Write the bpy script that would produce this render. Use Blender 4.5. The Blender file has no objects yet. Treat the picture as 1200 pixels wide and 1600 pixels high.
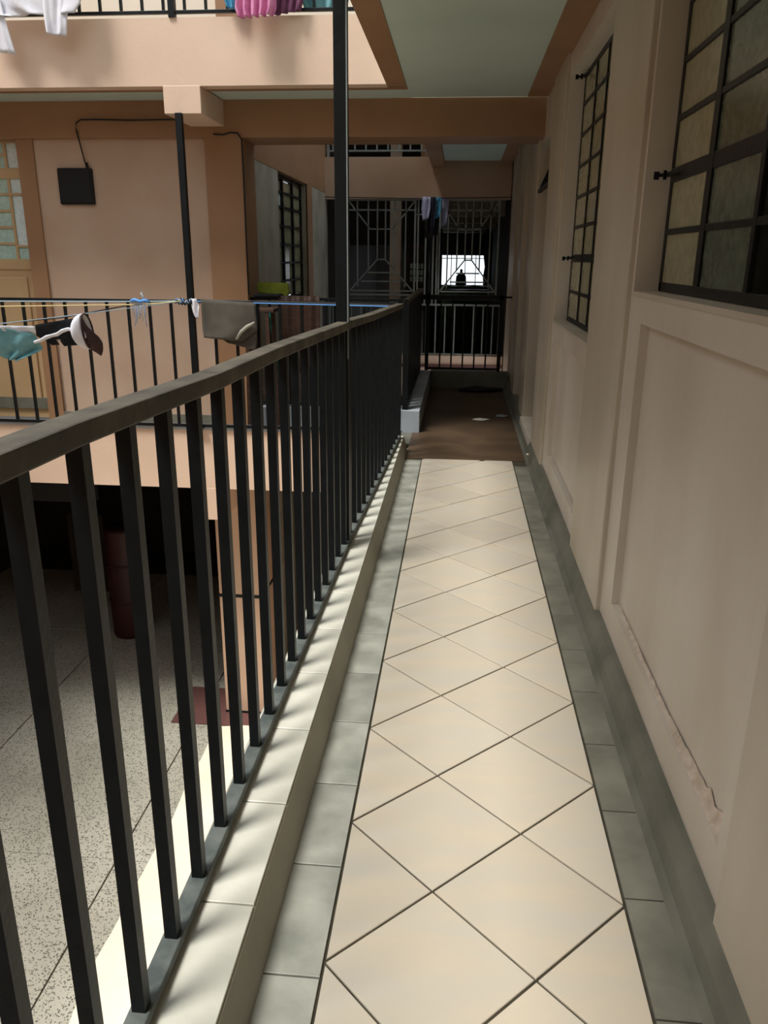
import bpy, math, random
from mathutils import Vector, Matrix, noise
random.seed(7)
S = bpy.context.scene
COL = S.collection
# ------------------------------------------------------------------ camera
cam_d = bpy.data.cameras.new('camera'); cam = bpy.data.objects.new('camera', cam_d); COL.objects.link(cam)
R3 = Matrix(((0.99569589, -0.03605188, 0.0853813), (0.09233381, 0.30624048, -0.94746569), (0.00801071, 0.95127127, 0.30825119)))
cam.matrix_world = Matrix.Translation((0, 0, 1.43)) @ R3.to_4x4()
cam_d.sensor_width = 36; cam_d.lens = 1231.36 / 1600 * 36; cam_d.clip_start = 0.05; cam_d.clip_end = 200
S.camera = cam
# ------------------------------------------------------------------ sky, sun, exposure
W = bpy.data.worlds.new('sky'); S.world = W; W.use_nodes = True
bg = W.node_tree.nodes['Background']
bg.inputs['Color'].default_value = (0.86, 0.93, 1.0, 1); bg.inputs['Strength'].default_value = 1.3
sd = bpy.data.lights.new('sun', 'SUN'); sd.energy = 3.8; sd.angle = math.radians(16); sd.color = (1.0, 0.96, 0.9)
sun = bpy.data.objects.new('sun', sd); COL.objects.link(sun)
sun.rotation_euler = Vector((0.37, 0.37, -1.0)).to_track_quat('-Z', 'Y').to_euler(); sun.location = (-3, 3, 12)
S.view_settings.view_transform = 'Standard'; S.view_settings.look = 'None'
S.view_settings.exposure = 0.0; S.view_settings.gamma = 1; S.view_settings.use_curve_mapping = False

# ------------------------------------------------------------------ materials
def srgb(r, g, b):
    f = lambda c: (c/255/12.92) if c/255 <= 0.04045 else ((c/255+0.055)/1.055)**2.4
    return (f(r), f(g), f(b), 1)
def mat(name, c1, c2=None, rough=0.6, scale=4, bump=0.0, bscale=60, spec=0.5, metal=0, vary=0.0, stretch=None, detail=4, contrast=(0.35, 0.65), emit=None):
    m = bpy.data.materials.new(name); m.use_nodes = True; nt = m.node_tree; N = nt.nodes; L = nt.links
    b = N['Principled BSDF']; b.inputs['Roughness'].default_value = rough; b.inputs['Metallic'].default_value = metal
    b.inputs['Specular IOR Level'].default_value = spec
    g = N.new('ShaderNodeNewGeometry'); out = None
    src = g.outputs['Position']
    if stretch:
        mp = N.new('ShaderNodeMapping'); mp.inputs['Scale'].default_value = stretch[:3]
        if len(stretch) > 3: mp.inputs['Rotation'].default_value = (0, 0, stretch[3])
        L.new(src, mp.inputs['Vector']); src = mp.outputs[0]
    if vary:
        oi = N.new('ShaderNodeObjectInfo'); ad = N.new('ShaderNodeVectorMath'); ad.operation = 'ADD'
        sc = N.new('ShaderNodeVectorMath'); sc.operation = 'SCALE'; sc.inputs['Scale'].default_value = 13
        cb = N.new('ShaderNodeCombineXYZ'); L.new(oi.outputs['Random'], cb.inputs[0]); L.new(oi.outputs['Random'], cb.inputs[1])
        L.new(cb.outputs[0], sc.inputs[0]); L.new(src, ad.inputs[0]); L.new(sc.outputs[0], ad.inputs[1]); src = ad.outputs[0]
    if c2:
        n = N.new('ShaderNodeTexNoise'); n.inputs['Scale'].default_value = scale; n.inputs['Detail'].default_value = detail
        L.new(src, n.inputs['Vector'])
        r = N.new('ShaderNodeValToRGB'); r.color_ramp.elements[0].position = contrast[0]; r.color_ramp.elements[1].position = contrast[1]
        r.color_ramp.elements[0].color = srgb(*c1); r.color_ramp.elements[1].color = srgb(*c2)
        L.new(n.outputs['Fac'], r.inputs[0]); out = r.outputs[0]
        if vary:
            hs = N.new('ShaderNodeHueSaturation'); mr = N.new('ShaderNodeMapRange')
            mr.inputs['To Min'].default_value = 1-vary; mr.inputs['To Max'].default_value = 1+vary*0.6
            L.new(oi.outputs['Random'], mr.inputs[0]); L.new(mr.outputs[0], hs.inputs['Value']); L.new(out, hs.inputs['Color']); out = hs.outputs[0]
        L.new(out, b.inputs['Base Color'])
    else:
        b.inputs['Base Color'].default_value = srgb(*c1)
    if bump:
        n2 = N.new('ShaderNodeTexNoise'); n2.inputs['Scale'].default_value = bscale; n2.inputs['Detail'].default_value = 5
        L.new(g.outputs['Position'], n2.inputs['Vector'])
        bp = N.new('ShaderNodeBump'); bp.inputs['Strength'].default_value = bump; bp.inputs['Distance'].default_value = 0.01
        L.new(n2.outputs['Fac'], bp.inputs['Height']); L.new(bp.outputs[0], b.inputs['Normal'])
    return m
M = {}
M['peach'] = mat('peach_paint', (192, 163, 140), (202, 175, 153), 0.55, 2.2, 0.15, 35)
M['fascia'] = mat('fascia_paint', (228, 200, 176), (236, 208, 186), 0.6, 1.5, 0.12, 30)
M['brown'] = mat('brown_peach_paint', (156, 118, 86), (166, 128, 96), 0.5, 1.8, 0.12, 30)
M['wall'] = mat('worn_wall_paint', (200, 188, 172), (222, 214, 202), 0.42, 1.6, 0.2, 22, stretch=(1, 1, 0.45))
M['pilaster'] = mat('pilaster_paint', (188, 176, 156), (208, 198, 182), 0.4, 1.8, 0.2, 22, stretch=(1, 1, 0.45))
M['ceiling'] = mat('ceiling_white', (192, 208, 198), (202, 216, 207), 0.75, 1.2, 0.08, 20)
M['pale'] = mat('pale_upper_wall', (240, 222, 200), (246, 232, 214), 0.6, 1.5)
M['cement'] = mat('grey_cement_render', (158, 152, 136), (182, 177, 162), 0.85, 3, 0.4, 25)
M['greencement'] = mat('green_grey_cement', (98, 98, 87), (120, 119, 107), 0.5, 5, 0.2, 40)
M['kerbface'] = mat('kerb_side_paint', (150, 148, 132), (166, 162, 146), 0.6, 4, 0.2, 40)
M['kerbtile'] = mat('kerb_top_tile', (206, 206, 192), (226, 226, 212), 0.35, 5, 0.06, 60, vary=0.03)
M['bluecement'] = mat('blue_grey_cement', (150, 160, 170), (172, 180, 188), 0.6, 4, 0.2, 40)
M['tile'] = mat('cream_floor_tile', (212, 205, 189), (219, 207, 185), 0.28, 3.0, 0.03, 90, vary=0.06, stretch=(1.0, 4.0, 1, 0.5), detail=5)
M['border'] = mat('grey_border_tile', (150, 153, 142), (194, 195, 183), 0.4, 7, 0.12, 60, vary=0.07, contrast=(0.3, 0.7))
M['borderdark'] = mat('dark_grey_border_tile', (112, 112, 100), (142, 141, 128), 0.4, 7, 0.12, 60, vary=0.07, contrast=(0.3, 0.7))
M['grout'] = mat('dark_grout', (56, 52, 42), (76, 71, 58), 0.9, 20)
M['shadefloor'] = mat('shaded_brown_floor', (76, 60, 44), (92, 74, 54), 0.5, 4, 0.1, 30)  # brown darkened to stand in for the shade beyond the tiles
M['iron'] = mat('black_gloss_paint', (9, 15, 18), (15, 21, 24), 0.42, 18, 0.1, 50, spec=0.3)
M['dustiron'] = mat('dusty_black_rail', (58, 56, 48), (98, 92, 78), 0.6, 9, 0.25, 40)
M['silver'] = mat('silver_grey_paint', (132, 142, 142), (152, 160, 160), 0.45, 10)
M['glassroom'] = mat('room_wall', (176, 170, 140), (188, 182, 150), 0.8, 2)
M['curtain'] = mat('beige_curtain', (206, 196, 158), (218, 208, 172), 0.8, 3)
M['netcurtain'] = mat('pale_net_curtain', (214, 222, 202), (232, 238, 222), 0.8, 6)
M['doorpaint'] = mat('tan_door_paint', (196, 164, 122), (206, 176, 134), 0.45, 3)
M['browndoor'] = mat('brown_door', (92, 64, 44), (104, 74, 52), 0.4, 5, stretch=(6, 6, 0.6))
M['red'] = mat('red_terrazzo', (96, 66, 64), (116, 80, 76), 0.45, 60)
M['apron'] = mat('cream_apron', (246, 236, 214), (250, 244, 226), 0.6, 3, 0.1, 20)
M['black'] = mat('black_cloth', (14, 15, 20), (24, 25, 30), 0.9, 20)
M['box'] = mat('black_matt_paint', (8, 10, 14), (12, 14, 18), 0.7, 20)
M['white'] = mat('white_cloth', (222, 222, 232), (238, 238, 244), 0.9, 12)
M['teal'] = mat('teal_cloth', (96, 150, 160), (126, 176, 184), 0.85, 10)
M['shade_dark'] = mat('shade_dark_paint', (44, 38, 34), (58, 50, 44), 0.8, 3)  # dark colour paints in the shade of far corridor and ground passage
M['tealstick'] = mat('turquoise_plastic', (30, 190, 180), None, 0.4)
M['capbrown'] = mat('dark_brown_cap', (56, 38, 38), (70, 50, 48), 0.9, 40)
M['greycloth'] = mat('grey_felt', (72, 68, 60), (84, 80, 72), 0.95, 8, 0.2, 120)
M['pink'] = mat('pink_cloth', (206, 120, 168), (226, 150, 190), 0.8, 18)
M['purple'] = mat('plum_cloth', (98, 52, 84), (124, 72, 104), 0.8, 18)
M['bluecloth'] = mat('blue_cloth', (60, 140, 180), (90, 165, 200), 0.8, 18)
M['lilac'] = mat('lilac_cloth', (150, 156, 196), (180, 184, 214), 0.85, 12)
M['navy'] = mat('navy_cloth', (24, 28, 48), (34, 38, 58), 0.9, 12)
M['lime'] = mat('lime_cloth', (118, 130, 34), (146, 156, 48), 0.85, 8)
M['darkwood'] = mat('dark_brown_wood', (58, 38, 28), (74, 50, 38), 0.6, 8, stretch=(1, 1, 6))
M['maroon'] = mat('dark_red_plastic', (52, 16, 18), None, 0.5)
M['bluerope'] = mat('blue_rope', (70, 140, 220), (110, 170, 235), 0.7, 120)
M['palerope'] = mat('pale_blue_rope', (150, 180, 200), (186, 204, 214), 0.7, 120)
M['yellowrope'] = mat('yellow_rope', (214, 196, 140), (226, 210, 160), 0.7, 120)
M['cable'] = mat('black_cable', (20, 16, 14), None, 0.5)
M['green'] = mat('green_plastic_sheet', (70, 104, 52), (96, 128, 66), 0.6, 8)
M['paper'] = mat('white_paper', (214, 210, 200), None, 0.9)
M['plaster'] = mat('chipped_plaster', (206, 188, 168), (230, 214, 196), 0.9, 30, 0.8, 60)
# terrazzo: grey-cream cement with dark stone chips
def terrazzo():
    m = mat('terrazzo', (172, 170, 156), (194, 192, 178), 0.35, 1.4)
    nt = m.node_tree; N = nt.nodes; L = nt.links; b = N['Principled BSDF']
    old = b.inputs['Base Color'].links[0].from_socket
    v = N.new('ShaderNodeTexVoronoi'); v.inputs['Scale'].default_value = 78
    g = N.new('ShaderNodeNewGeometry'); L.new(g.outputs['Position'], v.inputs['Vector'])
    th = N.new('ShaderNodeMath'); th.operation = 'LESS_THAN'
    s = N.new('ShaderNodeSeparateColor'); L.new(v.outputs['Color'], s.inputs[0])
    ml = N.new('ShaderNodeMath'); ml.operation = 'MULTIPLY'; ml.inputs[1].default_value = 0.55; L.new(s.outputs[0], ml.inputs[0])
    L.new(v.outputs['Distance'], th.inputs[0]); L.new(ml.outputs[0], th.inputs[1])
    mx = N.new('ShaderNodeMix'); mx.data_type = 'RGBA'; L.new(th.outputs[0], mx.inputs['Factor'])
    L.new(old, mx.inputs['A']); mx.inputs['B'].default_value = srgb(98, 98, 90); L.new(mx.outputs['Result'], b.inputs['Base Color'])
    return m
M['terrazzo'] = terrazzo()
M['dusty'] = mat('dusty_grey_rail', (70, 78, 77), (104, 110, 106), 0.7, 14, 0.2, 60)
def glass_clear():
    m = bpy.data.materials.new('window_glass'); m.use_nodes = True; nt = m.node_tree; N = nt.nodes; L = nt.links
    N.remove(N['Principled BSDF']); o = N['Material Output']
    t = N.new('ShaderNodeBsdfTransparent'); t.inputs[0].default_value = (0.84, 0.88, 0.84, 1)
    g = N.new('ShaderNodeBsdfGlossy'); g.inputs['Roughness'].default_value = 0.08
    f = N.new('ShaderNodeFresnel'); f.inputs['IOR'].default_value = 1.3
    x = N.new('ShaderNodeMixShader'); L.new(f.outputs[0], x.inputs[0]); L.new(t.outputs[0], x.inputs[1]); L.new(g.outputs[0], x.inputs[2]); L.new(x.outputs[0], o.inputs[0])
    return m
M['glass'] = glass_clear()
def glass_pattern(name, c, bumpy):
    m = mat(name, c, tuple(min(255, k+18) for k in c), 0.18, 30)
    nt = m.node_tree; N = nt.nodes; L = nt.links; b = N['Principled BSDF']
    if bumpy:
        v = N.new('ShaderNodeTexVoronoi'); v.inputs['Scale'].default_value = 38
        g = N.new('ShaderNodeNewGeometry'); L.new(g.outputs['Position'], v.inputs['Vector'])
        bp = N.new('ShaderNodeBump'); bp.inputs['Strength'].default_value = 0.45; bp.inputs['Distance'].default_value = 0.008
        L.new(v.outputs['Distance'], bp.inputs['Height']); L.new(bp.outputs[0], b.inputs['Normal'])
    b.inputs['Specular IOR Level'].default_value = 1.0
    return m
M['patglass'] = glass_pattern('patterned_glass', (214, 234, 237), True)
M['frostglass'] = glass_pattern('frosted_glass', (170, 204, 196), False)
M['greenglass'] = glass_pattern('frosted_green_glass', (88, 96, 80), False)
M['oliveglass'] = glass_pattern('frosted_olive_glass', (150, 146, 116), False)

# ------------------------------------------------------------------ mesh helpers
class MB:
    def __init__(s): s.v = []; s.f = []; s.smooth = False
    def box(s, a, b):
        x0, y0, z0 = a; x1, y1, z1 = b; n = len(s.v)
        s.v += [(x0,y0,z0),(x1,y0,z0),(x1,y1,z0),(x0,y1,z0),(x0,y0,z1),(x1,y0,z1),(x1,y1,z1),(x0,y1,z1)]
        s.f += [[n+i for i in q] for q in ((0,3,2,1),(4,5,6,7),(0,1,5,4),(1,2,6,5),(2,3,7,6),(3,0,4,7))]; return s
    def prism(s, pts, z0, z1, ch=0.0):
        # pts counter-clockwise outline in XY, top edge chamfered by ch
        n = len(s.v); k = len(pts); c = (sum(p[0] for p in pts)/k, sum(p[1] for p in pts)/k)
        def inset(p):
            d = Vector((c[0]-p[0], c[1]-p[1])); L = d.length or 1; d *= min(ch*1.4/L, 0.4); return (p[0]+d.x, p[1]+d.y)
        rings = [[(p[0], p[1], z0) for p in pts]]
        if ch: rings.append([(p[0], p[1], z1-ch) for p in pts]); rings.append([(*inset(p), z1) for p in pts])
        else: rings.append([(p[0], p[1], z1) for p in pts])
        for r in rings: s.v += r
        for i in range(len(rings)-1):
            for j in range(k):
                a = n+i*k+j; b = n+i*k+(j+1) % k; s.f.append([a, b, b+k, a+k])
        s.f.append([n+(len(rings)-1)*k+j for j in range(k)]); s.f.append([n+j for j in range(k)][::-1]); return s
    def extrude(s, prof, axis, a, b):
        # closed profile in the plane across axis (0: (y,z), 1: (x,z)), from a to b
        n = len(s.v); k = len(prof)
        for t in (a, b):
            for p in prof: s.v.append((t, p[0], p[1]) if axis == 0 else (p[0], t, p[1]))
        for j in range(k): s.f.append([n+j, n+(j+1) % k, n+k+(j+1) % k, n+k+j])
        s.f.append([n+j for j in range(k)]); s.f.append([n+k+j for j in range(k)][::-1]); return s
    def bar(s, p, q, w, h=None):
        # rectangular bar from p to q
        p = Vector(p); q = Vector(q); h = h or w; d = (q-p).normalized()
        u = d.cross(Vector((0, 0, 1))) if abs(d.z) < 0.98 else Vector((1, 0, 0)); u.normalize(); t = u.cross(d).normalized()
        n = len(s.v)
        for c in (p, q):
            for a, b in ((-1,-1),(1,-1),(1,1),(-1,1)): s.v.append(tuple(c+u*a*w/2+t*b*h/2))
        s.f += [[n+i for i in x] for x in ((0,1,2,3),(7,6,5,4),(0,4,5,1),(1,5,6,2),(2,6,7,3),(3,7,4,0))]; return s
    def tube(s, pts, r, k=8):
        pts = [Vector(p) for p in pts]; n = len(s.v); s.smooth = True
        for i, p in enumerate(pts):
            d = (pts[min(i+1, len(pts)-1)]-pts[max(i-1, 0)]).normalized()
            u = d.cross(Vector((0, 0, 1))) if abs(d.z) < 0.9 else d.cross(Vector((1, 0, 0))); u.normalize(); t = u.cross(d)
            rr = r[i] if isinstance(r, (list, tuple)) else r
            for j in range(k):
                a = j*2*math.pi/k; s.v.append(tuple(p+(u*math.cos(a)+t*math.sin(a))*rr))
        for i in range(len(pts)-1):
            for j in range(k):
                a = n+i*k+j; b = n+i*k+(j+1) % k; s.f.append([a, b, b+k, a+k])
        s.f.append([n+j for j in range(k)][::-1]); s.f.append([n+(len(pts)-1)*k+j for j in range(k)]); return s
    def grid(s, fn, nu, nv):
        n = len(s.v); s.smooth = True
        for j in range(nv+1):
            for i in range(nu+1): s.v.append(tuple(fn(i/nu, j/nv)))
        for j in range(nv):
            for i in range(nu):
                a = n+j*(nu+1)+i; s.f.append([a, a+1, a+nu+2, a+nu+1])
        return s
    def mesh(s, name, m, off=(0, 0, 0)):
        me = bpy.data.meshes.new(name); o = Vector(off)
        me.from_pydata([tuple(Vector(v)-o) for v in s.v], [], s.f); me.materials.append(m)
        if s.smooth: me.polygons.foreach_set('use_smooth', [True]*len(me.polygons))
        me.validate(); me.update()
        import bmesh
        bm = bmesh.new(); bm.from_mesh(me); bmesh.ops.recalc_face_normals(bm, faces=bm.faces); bm.to_mesh(me); bm.free()
        return me
def wloc(o):
    v = Vector((0, 0, 0))
    while o: v += o.location; o = o.parent
    return v
def obj(name, mb, m, parent=None, at=None, bevel=0, solid=0, subd=0, label=None):
    base = wloc(parent) if parent else Vector((0, 0, 0))
    at = Vector(at) if at else base
    o = bpy.data.objects.new(name, mb.mesh(name, m, at)); COL.objects.link(o)
    o.location = at-base; o.parent = parent
    if solid: q = o.modifiers.new('solid', 'SOLIDIFY'); q.thickness = solid; q.offset = 0
    if subd: q = o.modifiers.new('sub', 'SUBSURF'); q.levels = subd; q.render_levels = subd
    if bevel: q = o.modifiers.new('bevel', 'BEVEL'); q.width = bevel; q.segments = 2; q.limit_method = 'ANGLE'
    if label: o['label'] = label
    return o
def inst(name, me, at, parent, bevel=0):
    o = bpy.data.objects.new(name, me); COL.objects.link(o); o.parent = parent; o.location = Vector(at)-wloc(parent)
    if bevel: q = o.modifiers.new('bevel', 'BEVEL'); q.width = bevel; q.segments = 1
    return o
def thing(name, at, label, cat, group=None):
    o = bpy.data.objects.new(name, None); COL.objects.link(o); o.location = at; o.empty_display_size = 0.1
    o['label'] = label; o['category'] = cat
    if group: o['group'] = group
    return o
def tag(o, label, cat, group=None):
    o['label'] = label; o['category'] = cat
    if group: o['group'] = group
    return o
def struct(name, mb, m, parent=None, bevel=0, label=None):
    o = obj(name, mb, m, parent, at=mb.v[0] if not parent else None, bevel=bevel)
    o['kind'] = 'structure'
    if label: o['label'] = label
    return o
def B(a, b): return MB().box(a, b)
XW = 0.58     # face of the right-hand pilasters
# ================================================================== SETTING
# corridor floor slab
fl = struct('floor', B((-0.555, -2.2, -0.38), (0.80, 5.72, -0.006)), M['grout'])
struct('floor', B((-0.555, 5.72, -0.38), (-0.36, 6.05, -0.004)), M['greencement'])
struct('floor', B((-0.36, 5.72, -0.38), (0.80, 9.22, 0.0005)), M['shadefloor'], label='landing floor at the far end of the tiled walkway, shade painted into its dark brown')
struct('floor', B((-6.5, 6.17, -0.38), (-0.36, 6.73, -0.002)), M['greencement'], label='floor of the cross gallery behind the opposite railing')
# ---- tiles
def clip(poly, x0, x1, y0, y1):
    for ax, lim, sg in ((0, x0, 1), (0, x1, -1), (1, y0, 1), (1, y1, -1)):
        out = []
        for i in range(len(poly)):
            p, q = poly[i], poly[(i+1) % len(poly)]; a = (p[ax]-lim)*sg; b = (q[ax]-lim)*sg
            if a >= 0: out.append(p)
            if (a > 1e-9 and b < -1e-9) or (a < -1e-9 and b > 1e-9):
                t = a/(a-b); out.append((p[0]+(q[0]-p[0])*t, p[1]+(q[1]-p[1])*t))
        poly = out
        if len(poly) < 3: return []
    return poly
hd = 0.2235; hy = 0.2205; g = 0.0036
for j in range(-1, 41):
    for i in range(0, 4):
        if (i+j) % 2: continue
        cx = -0.236+i*hd; cy = 1.506+(j-2)*hy
        if cy > 9.0: continue
        s = hd-g*1.2
        poly = clip([(cx, cy-s*hy/hd), (cx+s, cy), (cx, cy+s*hy/hd), (cx-s, cy)], -0.236+g, 0.4345-g, 0.1, 5.717)
        if poly:
            area = abs(sum(poly[k][0]*poly[(k+1) % len(poly)][1]-poly[(k+1) % len(poly)][0]*poly[k][1] for k in range(len(poly))))/2
            if area < 0.002: continue
            o = obj('floor_tile', MB().prism(poly, -0.006, random.uniform(-0.0006, 0.0006), 0.0015), M['tile'], fl, at=(cx, cy, 0))
def border(x0, x1, ys, m, z=0.0, gap=0.0022, nm='border_tile', parent=fl, jit=0.0):
    for a, b in zip(ys[:-1], ys[1:]):
        c = random.uniform(-jit, jit)
        obj(nm, MB().prism([(x0, a+gap), (x1, a+gap), (x1, b-gap), (x0, b-gap)], z-0.006, z+c*0.001, 0.0015), m, parent, at=((x0+x1)/2, (a+b)/2, z))
ysl = [1.246+0.316*k for k in range(-4, 27) if 1.246+0.316*k < 5.72]
border(-0.362, -0.239, ysl, M['border'])
ysr = [1.53+0.311*k for k in range(-5, 26) if 1.53+0.311*k < 5.72]
border(0.438, 0.545, ysr, M['borderdark'])
# ---- kerb under our railing
kb = struct('trim_1', MB().extrude([(-0.555, -0.004), (-0.357, -0.004), (-0.362, 0.02), (-0.385, 0.113), (-0.555, 0.113)], 1, -2.2, 5.94), M['kerbface'], bevel=0.004)
ysk = [1.303+0.3265*k for k in range(-3, 15) if 1.303+0.3265*k < 5.9]+[5.94]
border(-0.548, -0.388, ysk, M['kerbtile'], z=0.1195, nm='kerb_tile', parent=kb)
# ---- right skirting
struct('baseboard_right', MB().extrude([(0.525, -0.004), (0.70, -0.004), (0.70, 0.10), (0.578, 0.10), (0.556, 0.06), (0.545, 0.02)], 1, -2.2, 9.3), M['greencement'], bevel=0.006)

# ---- right wall: bays between pilasters
def bay(y0, y1, wz0, wz1, pz, py0, py1, wx=0.60):
    b = MB(); t = 0.85
    b.box((wx, y0, 0.09), (t, py0, wz0)); b.box((wx, py1, 0.09), (t, y1, wz0))              # beside the recessed panel
    b.box((wx, py0, 0.09), (t, py1, 0.215)); b.box((wx, py0, pz), (t, py1, wz0))           # ledge and sill band
    b.box((wx+0.028, py0, 0.215), (t, py1, pz))                                            # back of the recess
    b.box((wx, y0, wz0), (t, y0+0.03, wz1)); b.box((wx, y1-0.03, wz0), (t, y1, wz1))       # jambs
    b.box((wx, y0, wz1), (t, y1, 2.57))
    return b
struct('wall_right', bay(1.38, 2.93, 1.32, 2.43, 1.225, 1.465, 2.735), M['wall'], label='wall bay with recessed panel under the nearest window')
struct('wall_right', bay(3.69, 5.25, 1.05, 2.45, 0.95, 3.80, 5.03), M['wall'], label='wall bay with recessed panel under the second window')
def pil(y0, y1, lab, x=XW): struct('trim_2', B((x, y0, 0.09), (0.85, y1, 2.57)), M['pilaster'], bevel=0.006, label=lab)
pil(0.55, 1.38, 'pilaster at the nearest edge of the frame'); pil(2.93, 3.69, 'broad pilaster between the two windows'); pil(5.25, 5.95, 'pilaster before the first door')
struct('wall_right', B((0.60, -2.2, 0.09), (0.85, 0.55, 2.57)), M['wall'])
# door recess 1 (Y 5.95 - 6.85), piers and further recesses
rw = MB(); rw.box((0.60, 5.95, 2.25), (0.85, 6.85, 2.57)); rw.box((0.80, 5.95, 0), (0.85, 6.85, 2.25))
struct('wall_right', rw, M['wall'], label='wall round the first brown door')
pil(6.85, 7.35, 'pilaster after the first door'); 
rw = MB(); rw.box((0.63, 7.35, 0.09), (0.85, 8.15, 2.57)); struct('wall_right', rw, M['wall'], label='dim recessed bay beyond the first door')
pil(8.15, 8.5, 'narrow pilaster before the gate')
struct('wall_right', B((0.61, 8.5, 0.0), (0.85, 10.7, 2.57)), M['wall'], label='dim wall beside the end gate')
pil(9.22, 9.5, 'pilaster just behind the end gate')
# chipped plaster on the ledge of the nearest panel
rough = MB(); 
def chip(u, v):
    y = 1.48+u*1.2; w = (0.012+0.010*noise.noise(Vector((y*9, 0, 3)))) * (1 if u < 0.75 else 0.5)
    zz = 0.212+v*(0.010+0.075*max(0, 0.42-u)*(1.0+0.8*noise.noise(Vector((y*22, 1, 1))))+0.008*noise.noise(Vector((y*40, 2, 1)))); x = 0.6285-math.sin(math.pi*min(1, 1-v*0.8))*0.5*w-0.028*(1-v)**3+0.002*noise.noise(Vector((y*60, v*9, 0)))
    return (x, y, zz)
rough.grid(chip, 90, 6)
wr1 = [o for o in COL.objects if o.name.startswith('wall_right')][0]
obj('plaster_patch', rough, M['plaster'], wr1, label='rough pale chipped plaster along the ledge')

# ---- ceiling of our corridor + slab above
struct('ceiling', B((-0.555, -2.2, 2.572), (0.85, 6.60, 2.86)), M['ceiling'])
struct('trim_3', B((-0.555, -2.2, 2.562), (-0.42, 6.13, 2.5725)), M['brown'], label='brown painted strip along the open edge of the ceiling')
struct('trim_3', B((0.45, -2.2, 2.562), (0.60, 6.55, 2.5725)), M['brown'], label='brown painted strip along the wall edge of the ceiling')
# opposite gallery: lower fascia, upper fascia, soffit
struct('wall_front', MB().box((-6.5, 6.05, -0.39), (-0.555, 6.17, 0.10)), M['fascia'], label='peach fascia of the opposite gallery floor')
struct('trim_4', B((-6.5, 6.035, 0.10), (-0.42, 6.18, 0.122)), M['bluecement'], label='thin grey kerb cap of the opposite gallery')
struct('wall_front', MB().box((-6.5, 6.05, 2.562), (-0.555, 6.17, 2.985)), M['fascia'], label='lit peach fascia of the upper gallery')
struct('ceiling', B((-6.5, 6.17, 2.572), (-0.555, 6.62, 2.86)), M['ceiling'], label='soffit of the upper gallery')
struct('trim_5', B((-6.5, 6.17, 2.564), (-0.42, 6.26, 2.573)), M['brown'], label='brown strip behind the upper fascia')
for z0, z1, lab in ((2.385, 2.566, 'stub beam end over the tall thin post'), (-0.66, -0.386, 'stub beam end under the opposite gallery')):
    struct('trim_6', B((-2.14, 6.048, z0), (-1.87, 6.66, z1)), M['fascia'], bevel=0.004, label=lab)
struct('trim_7', B((-6.5, 6.62, 2.305), (0.62, 7.06, 2.575)), M['brown'], bevel=0.004, label='brown cross beam over the walkway')
# opposite gallery wall, column, door opening
struct('wall_front', B((-3.46, 6.66, 0), (-2.04, 6.90, 2.31)), M['peach'], label='peach wall panel with the black box')
struct('wall_front', B((-3.60, 6.64, 0), (-3.46, 6.90, 2.31)), M['brown'], label='brown jamb beside the glazed door')
struct('wall_front', B((-6.5, 6.64, 0), (-4.65, 6.90, 2.31)), M['peach'])
struct('trim_8', B((-2.04, 6.62, 0), (-1.74, 7.02, 2.31)), M['brown'], bevel=0.005, label='brown corner column of the opposite gallery')
struct('baseboard_front', B((-3.46, 6.64, 0), (-2.04, 6.665, 0.10)), M['greencement'])
# ---- side wall of the second light well (grey render) with window opening
gw = MB(); X2 = -1.76
gw.box((X2-0.2, 7.02, -3), (X2, 7.98, 2.2)); gw.box((X2-0.2, 9.45, -3), (X2, 10.9, 2.2)); gw.box((X2-0.2, 7.98, -3), (X2, 9.45, 0.98))
struct('wall_left', gw, M['cement'], label='bare grey cement wall across the inner light well')
struct('wall_left', B((X2-0.2, 6.85, 2.2), (X2+0.004, 10.9, 5.4)), M['brown'], label='brown painted upper part of the inner light well wall')
# second light well: slabs
struct('ceiling', B((-0.36, 6.85, 2.572), (0.85, 10.70, 2.86)), M['ceiling'], label='second ceiling bay beyond the cross beam')
struct('trim_3', B((-0.40, 6.85, 2.50), (-0.24, 10.70, 2.5725)), M['brown'], label='brown beam strip along the second ceiling bay')
struct('trim_3', B((0.45, 6.85, 2.562), (0.60, 10.70, 2.5725)), M['brown'])
struct('ceiling', MB().box((-6.5, 6.9, 5.35), (-1.76, 11.1, 5.5)).box((-0.3, 6.9, 5.35), (0.85, 11.1, 5.5)).box((-1.76, 6.9, 5.35), (-0.3, 8.6, 5.5)).box((-1.76, 9.3, 5.35), (-0.3, 13.3, 5.5)), M['ceiling'], label='unseen roof added over the inner light well to darken it')  # added out of view to darken the well, gap left to brighten it
struct('wall_front', B((-1.9, 10.72, 2.13), (0.62, 10.9, 2.62)), M['peach'], label='peach beam face across the inner light well')
struct('wall_front', B((-0.36, 10.70, 2.13), (0.62, 10.73, 2.50)), M['peach'], label='peach beam face over the far walkway')
# kerb of the inner light well, L-shaped
struct('trim_9', B((-1.74, 6.62, -0.38), (-0.30, 6.76, 0.19)), M['bluecement'], bevel=0.006, label='blue-grey kerb across the inner light well')
struct('trim_9', B((-0.47, 6.76, -0.38), (-0.30, 9.14, 0.19)), M['bluecement'], bevel=0.006, label='blue-grey kerb along the dim end of the walkway')
struct('trim_9', B((-0.30, 9.10, -0.38), (0.58, 9.22, 0.19)), M['greencement'], bevel=0.006, label='dark kerb under the end gate')
struct('wall_front', B((-0.47, 9.22, -3.0), (0.85, 9.25, -0.0)), M['peach'])
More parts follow.
